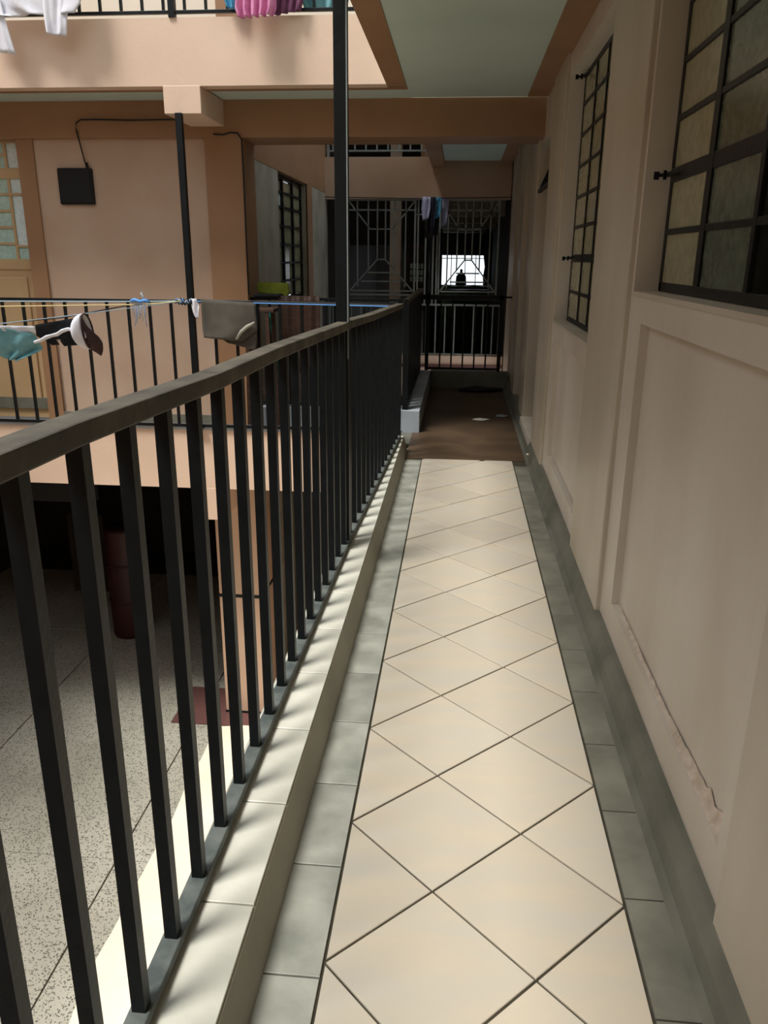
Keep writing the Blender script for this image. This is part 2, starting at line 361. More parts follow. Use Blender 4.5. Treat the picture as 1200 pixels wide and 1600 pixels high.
# far block beyond Y=10.7
ff = struct('floor', B((-0.50, 10.72, -0.6), (0.70, 18.2, -0.2)), M['shadefloor'], label='dim floor of the far corridor')
struct('wall_front', B((-1.74, 10.74, -0.6), (0.6, 10.86, 0.02)), M['fascia'], label='peach fascia under the silver railing')
struct('trim_10', B((-1.74, 10.70, 0.02), (0.6, 10.9, 0.06)), M['red'], label='dull red strip under the silver railing')
struct('trim_10', B((-1.74, 10.72, 0.06), (0.6, 10.9, 0.17)), M['fascia'])
struct('wall_right', B((0.60, 10.7, -0.6), (0.85, 18.2, 2.6)), M['shade_dark'], label='dim right wall of the far corridor')  # far corridor dimness is put into the wall and ceiling colour
struct('ceiling', B((-0.50, 10.9, 2.25), (0.85, 18.2, 2.62)), M['shade_dark'], label='dim ceiling of the far corridor')
for k, y in enumerate((11.9, 13.4, 14.9, 16.4)):
    struct('trim_11', B((-0.50, y, 1.98-0.03*k), (0.62, y+0.2, 2.26)), M['cement'], label=['first','second','third','fourth'][k]+' cross beam of the far corridor')
ew = MB(); ew.box((-1.9, 18.0, -3), (-0.42, 18.2, 2.6)); ew.box((0.56, 18.0, -3), (0.85, 18.2, 2.6)); ew.box((-0.42, 18.0, 1.47), (0.56, 18.2, 2.6)); ew.box((-0.42, 18.0, -3), (0.56, 18.2, 0.85))
struct('wall_front', ew, M['shade_dark'], label='far end wall with a bright opening')
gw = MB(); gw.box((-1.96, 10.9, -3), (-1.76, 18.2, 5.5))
struct('wall_left', gw, M['shade_dark'], label='left wall of the far light well')
struct('ceiling', B((-1.96, 13.2, 2.5), (-0.50, 18.2, 2.62)), M['shade_dark'], label='soffit over the far light well')
struct('wall_front', B((-1.96, 13.2, 1.6), (-0.5, 13.3, 2.6)), M['shade_dark'])
struct('wall_right', B((0.85, 10.9, 2.5), (0.95, 13.2, 5.5)), M['shade_dark'])
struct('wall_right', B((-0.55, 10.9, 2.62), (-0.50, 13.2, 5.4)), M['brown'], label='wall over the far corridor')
struct('wall_front', B((-1.96, 13.2, 2.6), (0.9, 13.3, 5.5)), M['shade_dark'], label='upper wall closing the far light well')
struct('trim_12', B((-1.03, 12.0, -3), (-0.87, 12.2, 5.0)), M['pale'], label='tall cream pillar in the far light well')
# ---- upper storey round the court
struct('wall_front', B((-6.5, 6.9, 2.31), (0.85, 7.05, 5.5)), M['pale'], label='pale sunlit wall of the upper gallery')
struct('floor', B((-6.5, 6.17, 2.86), (-0.5, 6.9, 2.87)), M['greencement'], label='floor of the upper gallery')
struct('wall_right', B((0.60, -2.2, 2.86), (0.85, 6.9, 5.5)), M['wall'], label='upper storey wall over the walkway')
struct('ceiling', B((-0.40, -2.2, 5.35), (0.85, 6.9, 5.5)), M['ceiling'], label='roof slab over the upper walkway')
struct('wall_left', B((-6.5, -2.4, -3), (-6.3, 7.0, 6.0)), M['peach'], label='unseen wall added on the far left side of the court to cut low sky light')  # out of view, height set to hold back low sky light
struct('wall_back', B((-6.5, -2.4, -3), (3.2, -2.2, 5.2)), M['peach'], label='unseen wall added behind the camera to cut low sky light')  # added out of view to block sky light from the rear
# rooms behind the right-hand windows
rm = MB(); rm.box((3.0, -2.2, 0), (3.1, 10.7, 2.6)); rm.box((0.85, 1.0, -0.05), (3.0, 6.0, 0.0)); rm.box((0.85, 1.0, 2.6), (3.0, 6.0, 2.65)); rm.box((0.85, 3.25, 0), (3.0, 3.35, 2.6)); rm.box((0.85, 0.95, 0), (3.0, 1.0, 2.6)); rm.box((0.85, 6.0, 0), (3.0, 6.05, 2.6))
struct('wall_right', rm, M['glassroom'], label='room walls behind the window panes')
# ---- ground floor of the court
gf = struct('floor', B((-6.5, -2.2, -3.05), (-0.5, 11, -2.872)), M['grout'], label='dark joints of the terrazzo court floor')
for xa, xb in ((-6.3, -4.02), (-4.014, -2.393), (-2.387, -0.56)):
    for k in range(-2, 5):
        ya = 2.79+1.8*k-1.8; yb = ya+1.8
        if yb > 10.9: continue
        obj('terrazzo_panel', MB().prism([(xa+0.003, ya+0.003), (xb-0.003, ya+0.003), (xb-0.003, yb-0.003), (xa+0.003, yb-0.003)], -2.872, -2.86, 0.002), M['terrazzo'], gf, at=((xa+xb)/2, (ya+yb)/2, -2.86))
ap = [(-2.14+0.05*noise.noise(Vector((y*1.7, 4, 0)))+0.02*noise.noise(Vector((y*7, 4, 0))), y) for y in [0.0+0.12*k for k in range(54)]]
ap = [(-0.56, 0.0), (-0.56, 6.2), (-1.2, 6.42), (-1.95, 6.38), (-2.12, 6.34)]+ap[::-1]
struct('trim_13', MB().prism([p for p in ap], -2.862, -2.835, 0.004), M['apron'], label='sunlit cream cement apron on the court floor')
struct('trim_14', B((-2.62, 6.39, -2.862), (-1.60, 7.05, -2.852)), M['red'], label='dark red floor patch at the foot of the ground column')
struct('trim_15', MB().box((-2.14, 6.62, -2.86), (-1.73, 7.1, -0.38)), M['peach'], bevel=0.005, label='peach ground floor column with black bands')
struct('trim_16', MB().box((-2.145, 6.615, -1.615), (-1.725, 7.105, -1.585)), M['iron'], label='black band round the ground floor column')
struct('trim_16', MB().box((-2.145, 6.615, -2.86), (-1.725, 7.105, -2.83)), M['iron'], label='black band at the foot of the ground floor column')
struct('ceiling', B((-6.5, 6.172, -0.395), (-0.5, 13, -0.381)), M['shade_dark'], label='dark ceiling of the ground floor passage')  # passage shade is painted into its ceiling and walls
struct('wall_front', B((-6.5, 10.9, -2.87), (-0.5, 11.0, -0.38)), M['shade_dark'], label='back wall of the dark ground floor passage')
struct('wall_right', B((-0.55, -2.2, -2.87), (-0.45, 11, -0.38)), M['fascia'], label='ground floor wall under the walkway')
struct('wall_left', B((-6.4, 6.6, -2.87), (-6.3, 11, -0.38)), M['shade_dark'])

# ================================================================== RAILINGS
BAR = MB().box((-0.0125, -0.0125, 0), (0.0125, 0.0125, 1)).mesh('baluster', M['iron'])
def bars(root, pts, zb, zt, size=0.025, mate=None, nm='baluster'):
    me = BAR if size == 0.025 and mate is None else None
    for (x, y) in pts:
        b = zb(x, y) if callable(zb) else zb; t = zt(x, y) if callable(zt) else zt
        if me: o = inst(nm, me, (x, y, b), root); o.scale = (1, 1, t-b)
        else:
            h = size/2; key = (size, (mate or M['iron']).name)
            if key not in bars.cache: bars.cache[key] = MB().box((-h, -h, 0), (h, h, 1)).mesh(nm, mate or M['iron'])
            o = inst(nm, bars.cache[key], (x, y, b), root); o.scale = (1, 1, t-b)
bars.cache = {}
# --- main railing (slightly bent at the tall post)
def rx(y):
    P = [(-2, -0.545), (1.0, -0.521), (2.6, -0.508), (3.5, -0.497), (5.86, -0.422)]
    for a, b in zip(P[:-1], P[1:]):
        if y <= b[0] or b is P[-1]: return a[1]+(b[1]-a[1])*(y-a[0])/(b[0]-a[0])
def rz(y): return 1.236-0.0215*y
r = thing('railing', (rx(0), 0, 0.12), 'long black railing with a dusty flat handrail running beside the tiled walkway from the foreground', 'railing')
hr = MB(); ys = [-2.0, -1, 0, 0.5, 1.0, 1.6, 2.2, 2.8, 3.3, 3.6, 4.2, 5.0, 5.86]
def sweep(mb, ys, fx, fz, w, h):
    n = len(mb.v)
    for y in ys:
        x = fx(y); z = fz(y)
        for a, b in ((-w/2, -h), (w/2, -h), (w/2, 0), (-w/2, 0)): mb.v.append((x+a, y, z+b))
    for i in range(len(ys)-1):
        for j in range(4): mb.f.append([n+i*4+j, n+i*4+(j+1) % 4, n+i*4+4+(j+1) % 4, n+i*4+4+j])
    mb.f.append([n, n+1, n+2, n+3]); m = n+(len(ys)-1)*4; mb.f.append([m+3, m+2, m+1, m])
sweep(hr, ys, lambda y: rx(y)+0.004*math.sin(y*5), lambda y: rz(y)+0.003*math.sin(y*7), 0.055, 0.034)
obj('handrail', hr, M['dustiron'], r, bevel=0.004)
lr = MB(); sweep(lr, ys, rx, lambda y: 0.15, 0.04, 0.022); obj('bottom_rail', lr, M['dusty'], r, bevel=0.003)
for k in range(1, 60, 4):
    y = -1.9+0.161*k
    if y > 5.8: break
yb = [1.025+0.1605*k for k in range(-18, 31)]
yb = [y for y in yb if y < 5.80 and abs(y-3.5) > 0.06]
bars(r, [(rx(y), y) for y in yb], 0.149, lambda x, y: rz(y)-0.030)
bars(r, [(rx(y), y) for y in (5.83,)], 0.12, lambda x, y: rz(y)-0.030, size=0.035, nm='end_post')
for y in (0.95, 2.25, 3.95, 4.9): obj('rail_foot', B((rx(y)-0.012, y+0.06, 0.118), (rx(y)+0.012, y+0.085, 0.13)), M['iron'], r)
p = thing('post', (-0.503, 3.5, 0.12), 'thick black square steel post rising from the near railing to the slab above', 'post')
obj('shaft', B((-0.530, 3.473, 0.12), (-0.476, 3.527, 2.565)), M['iron'], p, bevel=0.003)
obj('edge_strip', B((-0.4795, 3.4715, 1.0), (-0.4745, 3.4765, 2.565)), M['silver'], p, label='thin bright vertical edge strip')  # thin silver strip along one edge of the shaft
p = thing('post', (-2.03, 6.03, 0.12), 'thin black post in the opposite railing reaching up to the stub beam', 'post')
obj('shaft', B((-2.052, 6.005, 0.12), (-2.004, 6.047, 2.387)), M['iron'], p, bevel=0.003)
obj('foot_plate', B((-2.07, 5.99, 0.12), (-1.985, 6.047, 0.128)), M['iron'], p)
# --- opposite gallery railing
def xrail(label, x0, x1, y, zb, zt, xs, mate, bs, rail=(0.035, 0.022), base=0.12, cat='railing', extra=None):
    t = thing('railing', ((x0+x1)/2, y, base), label, cat)
    obj('handrail', B((x0, y-rail[0]/2, zt-rail[1]), (x1, y+rail[0]/2, zt)), mate, t, bevel=0.002)
    obj('bottom_rail', B((x0, y-0.015, zb-0.012), (x1, y+0.015, zb+0.008)), mate, t, bevel=0.002)
    bars(t, [(x, y) for x in xs], zb, zt-rail[1]/2, size=bs, mate=mate)
    for xx in (x0+0.02, x1-0.02): bars(t, [(xx, y)], base, zt-rail[1]/2, size=0.03, mate=mate, nm='end_post')
    return t
xs = [-3.542+0.1688*k for k in range(-16, 19)]
xs = [x for x in xs if abs(x+2.03) > 0.05 and -6.3 < x < -0.5]
xrail('black railing along the edge of the opposite gallery, behind the washing lines', -6.3, -0.445, 6.05-0.015, 0.14, 1.105, xs, M['iron'], 0.02)
xs = [-3.60+0.150*k for k in range(-14, 21)]; xs = [x for x in xs if abs(x+2.04) > 0.06 and x < -0.6]
t = xrail('black railing of the upper gallery cropped by the top of the photo', -6.3, -0.57, 6.06, 3.02, 3.95, xs, M['iron'], 0.018, base=2.985)
bars(t, [(-2.04, 6.06)], 2.985, 3.95, size=0.045, nm='post')
# --- railings of the inner light well
xrail('short black railing behind the opposite gallery, with the lime cloth on it', -1.74, -0.47, 6.70, 0.215, 1.10, [-1.58+0.16*k for k in range(7)], M['iron'], 0.02, base=0.19)
t = thing('railing', (-0.43, 7.9, 0.19), 'black railing along the dim end of the walkway, up to the end gate', 'railing')
obj('handrail', B((-0.455, 6.64, 1.065), (-0.405, 9.16, 1.10)), M['dustiron'], t, bevel=0.003)
obj('bottom_rail', B((-0.445, 6.64, 0.205), (-0.415, 9.16, 0.222)), M['iron'], t)
bars(t, [(-0.43, 6.72+0.150*k) for k in range(17)], 0.21, 1.08)
bars(t, [(-0.43, 6.66)], 0.19, 1.10, size=0.045, nm='end_post')
t = thing('gate', (0.07, 9.16, 0.19), 'low black barred gate closing the far end of the walkway', 'gate')
obj('top_rail', B((-0.40, 9.14, 0.975), (0.50, 9.18, 1.03)), M['iron'], t, bevel=0.003)
obj('bottom_rail', B((-0.34, 9.145, 0.20), (0.475, 9.175, 0.225)), M['iron'], t)
obj('gate_stile', B((0.45, 9.14, 0.19), (0.49, 9.18, 1.03)), M['iron'], t); obj('gate_stile', B((-0.37, 9.14, 0.19), (-0.33, 9.18, 1.03)), M['iron'], t)
bars(t, [(-0.20+0.13*k, 9.16) for k in range(5)], 0.21, 0.98, size=0.018)
obj('latch', B((0.49, 9.15, 1.0), (0.585, 9.17, 1.02)), M['iron'], t)
xrail('pale silver railing across the far side of the inner light well', -1.74, 0.56, 10.78, 0.19, 0.84, [-1.68+0.125*k for k in range(18)], M['silver'], 0.016, base=0.17)
xrail('pale silver railing of the upper floor over the inner light well', -1.74, 0.56, 10.80, 2.70, 3.5, [-1.66+0.14*k for k in range(16)], M['silver'], 0.018, base=2.62)
tt = [o for o in COL.objects if o.name.startswith('railing')][-1]
obj('middle_rail', B((-1.74, 10.79, 2.80), (0.56, 10.81, 2.82)), M['silver'], tt)
# --- silver burglar grilles
def grille(x0, x1, y, z0, z1, label):
    t = thing('security_grille', ((x0+x1)/2, y, z0), label, 'grille', 'silver grilles across the far light well'); w = 0.017
    def bb(p, q, nm='bar', ww=w): obj(nm, MB().bar((p[0], y, p[1]), (q[0], y, q[1]), ww, ww), M['silver'], t)
    for q in (((x0, z0), (x0, z1)), ((x1, z0), (x1, z1)), ((x0, z0), (x1, z0)), ((x0, z1), (x1, z1))): bb(*q, nm='frame_bar', ww=0.022)
    bb((x0, z0+0.05), (x1, z0+0.05)); cx = (x0+x1)/2; cz0 = z0+(z1-z0)*0.38; cz1 = z0+(z1-z0)*0.70; d = (x1-x0)*0.06; e = (x1-x0)*0.17
    for sx, xx in ((-1, x0), (1, x1)):
        bb((xx, z0+0.03), (cx+sx*d, cz0)); bb((xx, z1), (cx+sx*e, cz1)); bb((cx+sx*d, cz0), (cx+sx*d, z1))
        bb((cx+sx*e*1.15, z0+0.31), (cx+sx*e*1.15, z1)); bb((cx+sx*(x1-x0)*0.36, z0+0.1), (cx+sx*(x1-x0)*0.36, z1))
    bb((cx-d, cz0), (cx+d, cz0)); bb((cx-e*1.2, z0+0.28), (cx+e*1.2, z0+0.28)); bb((cx-e*1.8, z0+0.17), (cx+e*1.8, z0+0.17)); bb((cx-e, cz1), (cx+e, cz1)); bb((x0, z1-0.12), (x1, z1-0.12))
    return t
grille(-1.47, -0.60, 10.78, 0.95, 2.12, 'silver security grille with crossed bars left of the laundry in the far light well')
grille(-0.28, 0.47, 10.78, 0.95, 2.12, 'silver security grille with crossed bars in front of the bright far opening')
t = thing('security_grille', (-0.44, 10.78, 0.84), 'narrow silver grille of upright bars under the hanging blue laundry', 'grille')
for x in (-0.56, -0.46, -0.36, -0.31): obj('bar', B((x-0.010, 10.77, 0.84), (x+0.010, 10.79, 2.13)), M['silver'], t)
obj('bar', B((-0.585, 10.77, 1.94), (-0.30, 10.79, 1.955)), M['silver'], t)

# ================================================================== WINDOWS on the right wall
def window(n, y0, y1, z0, z1, ycols, zrows, thick, glassfn, thicky=()):
    t = bpy.data.objects.new('window_%d' % n, None); COL.objects.link(t); t.location = (0.70, (y0+y1)/2, z0); t['kind'] = 'structure'
    t['label'] = ['', 'nearest steel window with black bars at the right edge', 'second black steel window further down the walkway'][n]
    f = MB(); w = 0.030
    f.box((0.682, y0, z0), (0.722, y0+w, z1)); f.box((0.682, y1-w, z0), (0.722, y1, z1)); f.box((0.682, y0, z0), (0.722, y1, z0+w)); f.box((0.682, y0, z1-w), (0.722, y1, z1))
    obj('window_frame', f, M['iron'], t, bevel=0.002)
    for y in ycols:
        h = 0.024 if y in thicky else 0.013
        obj('mullion', B((0.678, y-h, z0+w), (0.722, y+h, z1-w)), M['iron'], t, bevel=0.002)
    for z in zrows:
        h = 0.022 if z in thick else 0.0095
        obj('glazing_bar', B((0.680, y0+w, z-h), (0.718, y1-w, z+h)), M['iron'], t, bevel=0.002)
    Y = [y0]+sorted(ycols)+[y1]; Z = [z0]+sorted(zrows)+[z1]
    for i in range(len(Y)-1):
        for j in range(len(Z)-1):
            obj('pane', B((0.6855, Y[i]+0.004, Z[j]+0.004), (0.6895, Y[i+1]-0.004, Z[j+1]-0.004)), glassfn(i, len(Y)-1, j), t)
    return t
w1 = window(1, 1.41, 2.90, 1.325, 2.43, [1.63, 2.03, 2.45], [1.515, 1.69, 1.86, 2.025, 2.19, 2.33], (1.69,), lambda i, n, j: M['oliveglass'] if i == n-1 else (M['greenglass'] if i == n-2 else M['glass']), thicky=(2.45,))
w2 = window(2, 3.72, 5.22, 1.055, 2.45, [4.05, 4.40, 4.76], [1.235, 1.43, 1.606, 1.774, 1.944, 2.115, 2.28], (1.43,), lambda i, n, j: M['oliveglass'])
def stay(par, y, z, up=0.0):
    s = MB(); s.bar((0.69, y-0.12, z+0.01), (0.66, y-0.005, z), 0.016, 0.012); s.bar((0.66, y-0.005, z), (0.632, y+0.0, z+up), 0.014, 0.010)
    s.box((0.618, y-0.012, z-0.014+up), (0.634, y-0.002, z+0.010+up)); s.bar((0.652, y-0.01, z-0.014), (0.652, y-0.01, z+0.014), 0.010)
    obj('window_stay', s, M['iron'], par, label='black casement stay sticking out of the frame')
stay(w1, 2.86, 1.69); stay(w2, 5.15, 1.43); stay(w2, 5.15, 2.42)
for wz, y0, y1, lab in ((1.32, 1.41, 2.90, 1), (1.05, 3.72, 5.22, 2)):
    obj('window_sill', B((0.598, y0, wz-0.012), (0.72, y1, wz+0.004)), M['pilaster'], w1 if lab == 1 else w2)
def curtain(x, y0, y1, z0, z1, m, label, n=14, group=None):
    c = MB().grid(lambda u, v: (x+0.018*math.sin(u*n*math.pi)+0.006*math.sin(u*37+v*3), y0+u*(y1-y0), z0+v*(z1-z0)), n*6, 6)
    o = obj('curtain', c, m, None, at=(x, (y0+y1)/2, z0)); tag(o, label, 'curtain'); return o
curtain(0.79, 1.78, 2.86, 1.2, 2.55, M['netcurtain'], 'pale net curtain behind the clear panes of the nearest window', 7)
curtain(0.80, 1.42, 1.74, 1.2, 2.55, M['curtain'], 'beige curtain drawn at the side of the nearest window', 5)
# door recess
d = bpy.data.objects.new('door_1', None); COL.objects.link(d); d.location = (0.74, 6.4, 0); d['kind'] = 'structure'; d['label'] = 'brown panelled door in the recess after the second window'
dl = MB().box((0.74, 6.0, 0.05), (0.78, 6.8, 1.86)); obj('door_leaf', dl, M['browndoor'], d, bevel=0.003)
for z0, z1 in ((0.2, 0.85), (1.0, 1.7)):
    for y0, y1 in ((6.08, 6.36), (6.44, 6.72)): obj('door_panel', B((0.728, y0, z0), (0.742, y1, z1)), M['browndoor'], d, bevel=0.006)
obj('door_handle', MB().tube([(0.74, 6.08, 0.95), (0.70, 6.08, 0.95), (0.70, 6.17, 0.95)], 0.008), M['silver'], d)
df = MB(); df.box((0.70, 5.95, 0), (0.80, 6.0, 2.25)); df.box((0.70, 6.8, 0), (0.80, 6.85, 2.25)); df.box((0.70, 5.95, 1.86), (0.80, 6.85, 1.91)); df.box((0.70, 5.95, 2.2), (0.80, 6.85, 2.25))
obj('door_frame', df, M['browndoor'], d)
fn = MB(); a = (0.71, 2.19); b_ = (0.60, 1.93)
fn.bar((a[0], 6.02, a[1]), (b_[0], 6.02, b_[1]), 0.03, 0.02); fn.bar((a[0], 6.78, a[1]), (b_[0], 6.78, b_[1]), 0.03, 0.02); fn.bar((b_[0], 6.0, b_[1]), (b_[0], 6.8, b_[1]), 0.025, 0.025); fn.bar((a[0], 6.0, a[1]), (a[0], 6.8, a[1]), 0.025, 0.025); fn.bar((a[0], 6.4, a[1]), (b_[0], 6.4, b_[1]), 0.02, 0.02)
obj('fanlight', fn, M['iron'], d, label='black fanlight frame propped open')
obj('fanlight_pane', MB().bar((0.655, 6.04, 2.06), (0.655, 6.76, 2.06), 0.005, 0.005).box((0.70, 6.03, 1.92), (0.705, 6.77, 2.19)), M['frostglass'], d)
obj('threshold', B((0.56, 5.95, 0), (0.74, 6.85, 0.12)), M['wall'], d)
# ================================================================== glazed door on the opposite gallery
d = bpy.data.objects.new('door_2', None); COL.objects.link(d); d.location = (-4.13, 6.74, 0); d['kind'] = 'structure'; d['label'] = 'tan metal door with blue patterned glass panes at the left edge'
y = 6.74
fr = MB(); fr.box((-4.65, y, 0), (-4.58, y+0.05, 2.31)); fr.box((-3.625, y, 0), (-3.58, y+0.05, 2.31)); fr.box((-4.65, y, 2.29), (-3.58, y+0.05, 2.33)); fr.box((-4.65, y, 2.02), (-3.58, y+0.05, 2.10)); fr.box((-4.65, y, 1.30), (-3.58, y+0.05, 1.385))
obj('door_frame', fr, M['doorpaint'], d, bevel=0.003)
obj('door_panel', B((-4.58, y+0.012, 0.02), (-3.625, y+0.04, 1.30)), M['doorpaint'], d)
obj('door_panel', B((-4.50, y-0.004, 0.75), (-3.70, y+0.013, 1.24)), M['doorpaint'], d, bevel=0.008)
obj('door_panel', B((-4.50, y-0.004, 0.12), (-3.70, y+0.013, 0.65)), M['doorpaint'], d, bevel=0.008)
obj('kick_plate', B((-4.2, y-0.006, 0.10), (-3.64, y+0.012, 0.20)), M['greencement'], d)
mx = [-4.58, -4.25, -4.02, -3.76, -3.625]
for xx in mx[1:-1]:
    for z0, z1 in ((1.385, 2.02), (2.10, 2.29)): obj('glazing_bar', B((xx-0.011, y+0.005, z0), (xx+0.011, y+0.04, z1)), M['doorpaint'], d)
def prow(c0, c1, zs, last):
    for i in range(len(zs)-1):
        if i: obj('glazing_bar', B((c0, y+0.006, zs[i]-0.009), (c1, y+0.038, zs[i]+0.009)), M['doorpaint'], d)
        obj('pane', B((c0, y+0.02, zs[i]), (c1, y+0.026, zs[i+1])), M['patglass'] if (last and i) else M['frostglass'], d)
for k in range(3): prow(mx[k]+0.0, mx[k+1], [1.385, 1.51, 1.64, 1.77, 1.90, 2.02], False); prow(mx[k], mx[k+1], [2.10, 2.20, 2.29], False)
prow(mx[3], mx[4], [1.385, 1.49, 1.90, 2.02], True)
obj('pane', B((mx[3], y+0.02, 2.10), (mx[4], y+0.026, 2.29)), M['patglass'], d)
struct('wall_front', B((-4.7, 6.86, 0), (-3.5, 6.9, 2.31)), M['brown'])
# ================================================================== window in the grey wall
t = bpy.data.objects.new('window_3', None); COL.objects.link(t); t.location = (-1.84, 8.7, 0.98); t['kind'] = 'structure'; t['label'] = 'dark barred window in the bare cement wall'
f = MB(); f.box((-1.86, 7.98, 0.98), (-1.82, 8.02, 2.2)); f.box((-1.86, 9.41, 0.98), (-1.82, 9.45, 2.2)); f.box((-1.86, 7.98, 0.98), (-1.82, 9.45, 1.02)); f.box((-1.86, 7.98, 2.16), (-1.82, 9.45, 2.2)); obj('window_frame', f, M['iron'], t)
for yy in (8.45, 8.95): obj('mullion', B((-1.865, yy-0.02, 1.0), (-1.815, yy+0.02, 2.2)), M['iron'], t)
for zz in (1.18, 1.36, 1.54, 1.72, 1.90, 2.04): obj('glazing_bar', B((-1.855, 8.0, zz-0.01), (-1.82, 9.43, zz+0.01)), M['iron'], t)
for i, (a, b) in enumerate(((8.02, 8.43), (8.47, 8.93), (8.97, 9.41))):
    zz = [1.02, 1.18, 1.36, 1.54, 1.72, 1.90, 2.04, 2.16]
    for j in range(7): obj('pane', B((-1.845, a, zz[j]+0.01), (-1.841, b, zz[j+1]-0.01)), M['patglass'] if (i, j) == (0, 5) else M['oliveglass'], t)
# brown painted reveal round that window
struct('trim_17', MB().box((-1.77, 9.45, 0.9), (-1.752, 9.75, 2.2)), M['brown'], label='brown painted band beside the dark barred window')

# ================================================================== THINGS
# black square box and its cable
t = thing('wall_box', (-3.12, 6.62, 1.81), 'black square metal box on the tan wall with a cable from its top', 'box')
obj('box_body', B((-3.275, 6.625, 1.815), (-2.985, 6.665, 2.09)), M['box'], t, bevel=0.012)
obj('box_door', B((-3.26, 6.619, 1.828), (-3.0, 6.627, 2.078)), M['box'], t, bevel=0.005)
obj('cable_gland', MB().tube([(-3.02, 6.64, 2.08), (-3.02, 6.63, 2.13)], 0.012), M['box'], t)
t = obj('cable', MB().tube([(-3.02, 6.61, 2.12), (-3.045, 6.612, 2.25), (-3.065, 6.605, 2.36), (-3.06, 6.60, 2.41), (-3.02, 6.60, 2.435), (-2.9, 6.60, 2.437), (-2.6, 6.60, 2.430), (-2.3, 6.60, 2.433), (-2.14, 6.60, 2.435)], 0.006), M['cable'], None, at=(-3.02, 6.61, 2.12))
tag(t, 'thin dark cable running from the black box up and along the beam', 'cable')
t = obj('cable', MB().tube([(-1.96, 6.608, 2.33), (-1.88, 6.608, 2.325), (-1.82, 6.608, 2.34), (-1.765, 6.608, 2.335), (-1.735, 6.606, 2.29), (-1.73, 6.606, 2.0), (-1.732, 6.606, 1.5), (-1.73, 6.606, 1.12)], 0.006), M['cable'], None, at=(-1.96, 6.608, 2.33))
tag(t, 'thin dark cable looping down the edge of the brown corner column', 'cable')
# washing lines
def rope(pts, rad, m, label, sag=0.0):
    P = []
    for a, b in zip(pts[:-1], pts[1:]):
        for k in range(12):
            u = k/12; v = Vector(a).lerp(Vector(b), u); v.z -= sag*4*u*(1-u); P.append(tuple(v))
    P.append(pts[-1]); o = obj('washing_line', MB().tube(P, rad, 6), m, None, at=pts[0]); tag(o, label, 'rope'); return o
K = (-2.06, 5.985, 1.10)
rope([(-2.01, 5.985, 1.098), (-1.4, 5.93, 1.093), (-0.44, 5.80, 1.090)], 0.0045, M['bluerope'], 'bright blue line tied from the thin post to the end of the near railing')
rope([(-2.01, 5.990, 1.112), (-1.2, 5.93, 1.102), (-0.44, 5.83, 1.097)], 0.0045, M['cable'], 'dark line just above the bright blue one')
rope([K, (-2.35, 5.9, 1.096), (-3.6, 5.6, 1.098), (-6.28, 5.2, 1.10)], 0.005, M['palerope'], 'pale blue washing line along the opposite railing')
rope([K, (-2.35, 5.88, 1.075), (-3.5, 5.5, 1.065), (-6.28, 5.1, 1.06)], 0.005, M['yellowrope'], 'yellow washing line just below the pale blue one')
LA = Vector((-2.10, 5.95, 1.095)); LB = Vector((-6.28, -0.4, 0.96))
def LP(t): v = LA.lerp(LB, t); v.z -= 0.10*4*t*(1-t); return v
o = obj('washing_line', MB().tube([tuple(LP(k/30)) for k in range(31)], 0.003, 6), M['palerope'], None, at=tuple(LA)); tag(o, 'thin pale line sloping down to the hung cap and shorts', 'rope')
rope([(-2.45, 5.86, 1.07), (-2.9, 5.7, 0.985), (-3.5, 5.5, 0.93), (-6.28, 5.0, 0.92)], 0.005, M['cable'], 'dark sagging line below the other lines at the left')
# knot
t = thing('rope_knot', (-2.06, 5.97, 1.10), 'tangle of dark and blue rope knotted round the thin post', 'rope')
random.seed(3)
for k, (m, rr) in enumerate((('cable', 0.007), ('bluerope', 0.005), ('cable', 0.008), ('palerope', 0.005), ('cable', 0.007))):
    P = [(-2.13+0.14*u+random.uniform(-.01, .01), 5.975+random.uniform(-.012, .012), 1.095+0.018*math.sin(u*19+k)+random.uniform(-.008, .008)) for u in [i/14 for i in range(15)]]
    obj('rope_strand', MB().tube(P, rr, 6), M[m], t)
t = thing('frayed_rope', (-2.40, 5.86, 1.09), 'frayed blue rope end hanging below the lines left of the thin post', 'rope')
for k in range(9):
    x = -2.42+0.012*k; L = random.uniform(0.10, 0.2)
    obj('strand', MB().tube([(x, 5.86, 1.10), (x+random.uniform(-.01, .01), 5.855, 1.10-L*0.5), (x+random.uniform(-.02, .02), 5.86, 1.10-L)], 0.0022, 5), M['palerope' if k % 2 else 'bluerope'], t)
obj('knot', MB().tube([(-2.43, 5.86, 1.10), (-2.40, 5.845, 1.112), (-2.36, 5.86, 1.098), (-2.32, 5.85, 1.108), (-2.29, 5.86, 1.095)], 0.012, 8), M['bluerope'], t)
obj('strand', MB().tube([(-2.33, 5.86, 1.10), (-2.335, 5.86, 1.135), (-2.35, 5.86, 1.16), (-2.34, 5.86, 1.17)], 0.005, 6), M['palerope'], t)
def sheet(rows, yf, nu=24, nv=8):
    # rows: list of (xl, zl, xr, zr) from top to bottom
    def fn(u, v):
        s = v*(len(rows)-1); i = min(int(s), len(rows)-2); f = s-i; a, b = rows[i], rows[i+1]
        xl, zl, xr, zr = [a[k]+(b[k]-a[k])*f for k in range(4)]
        return (xl+(xr-xl)*u, yf(u, v), zl+(zr-zl)*u)
    return MB().grid(fn, nu, nv)
# scrap of white cloth at the post
o = obj('cloth_scrap', sheet([(-2.02, 1.115, -1.97, 1.12), (-2.01, 1.06, -1.95, 1.065), (-1.995, 1.01, -1.95, 1.04), (-1.97, 0.97, -1.955, 0.98)], lambda u, v: 5.965+0.012*math.sin(u*7+v*5), 6, 8), M['white'], None, at=(-2, 5.965, 0.97), solid=0.003)
tag(o, 'small white cloth scrap tied where the ropes meet the thin post', 'cloth')
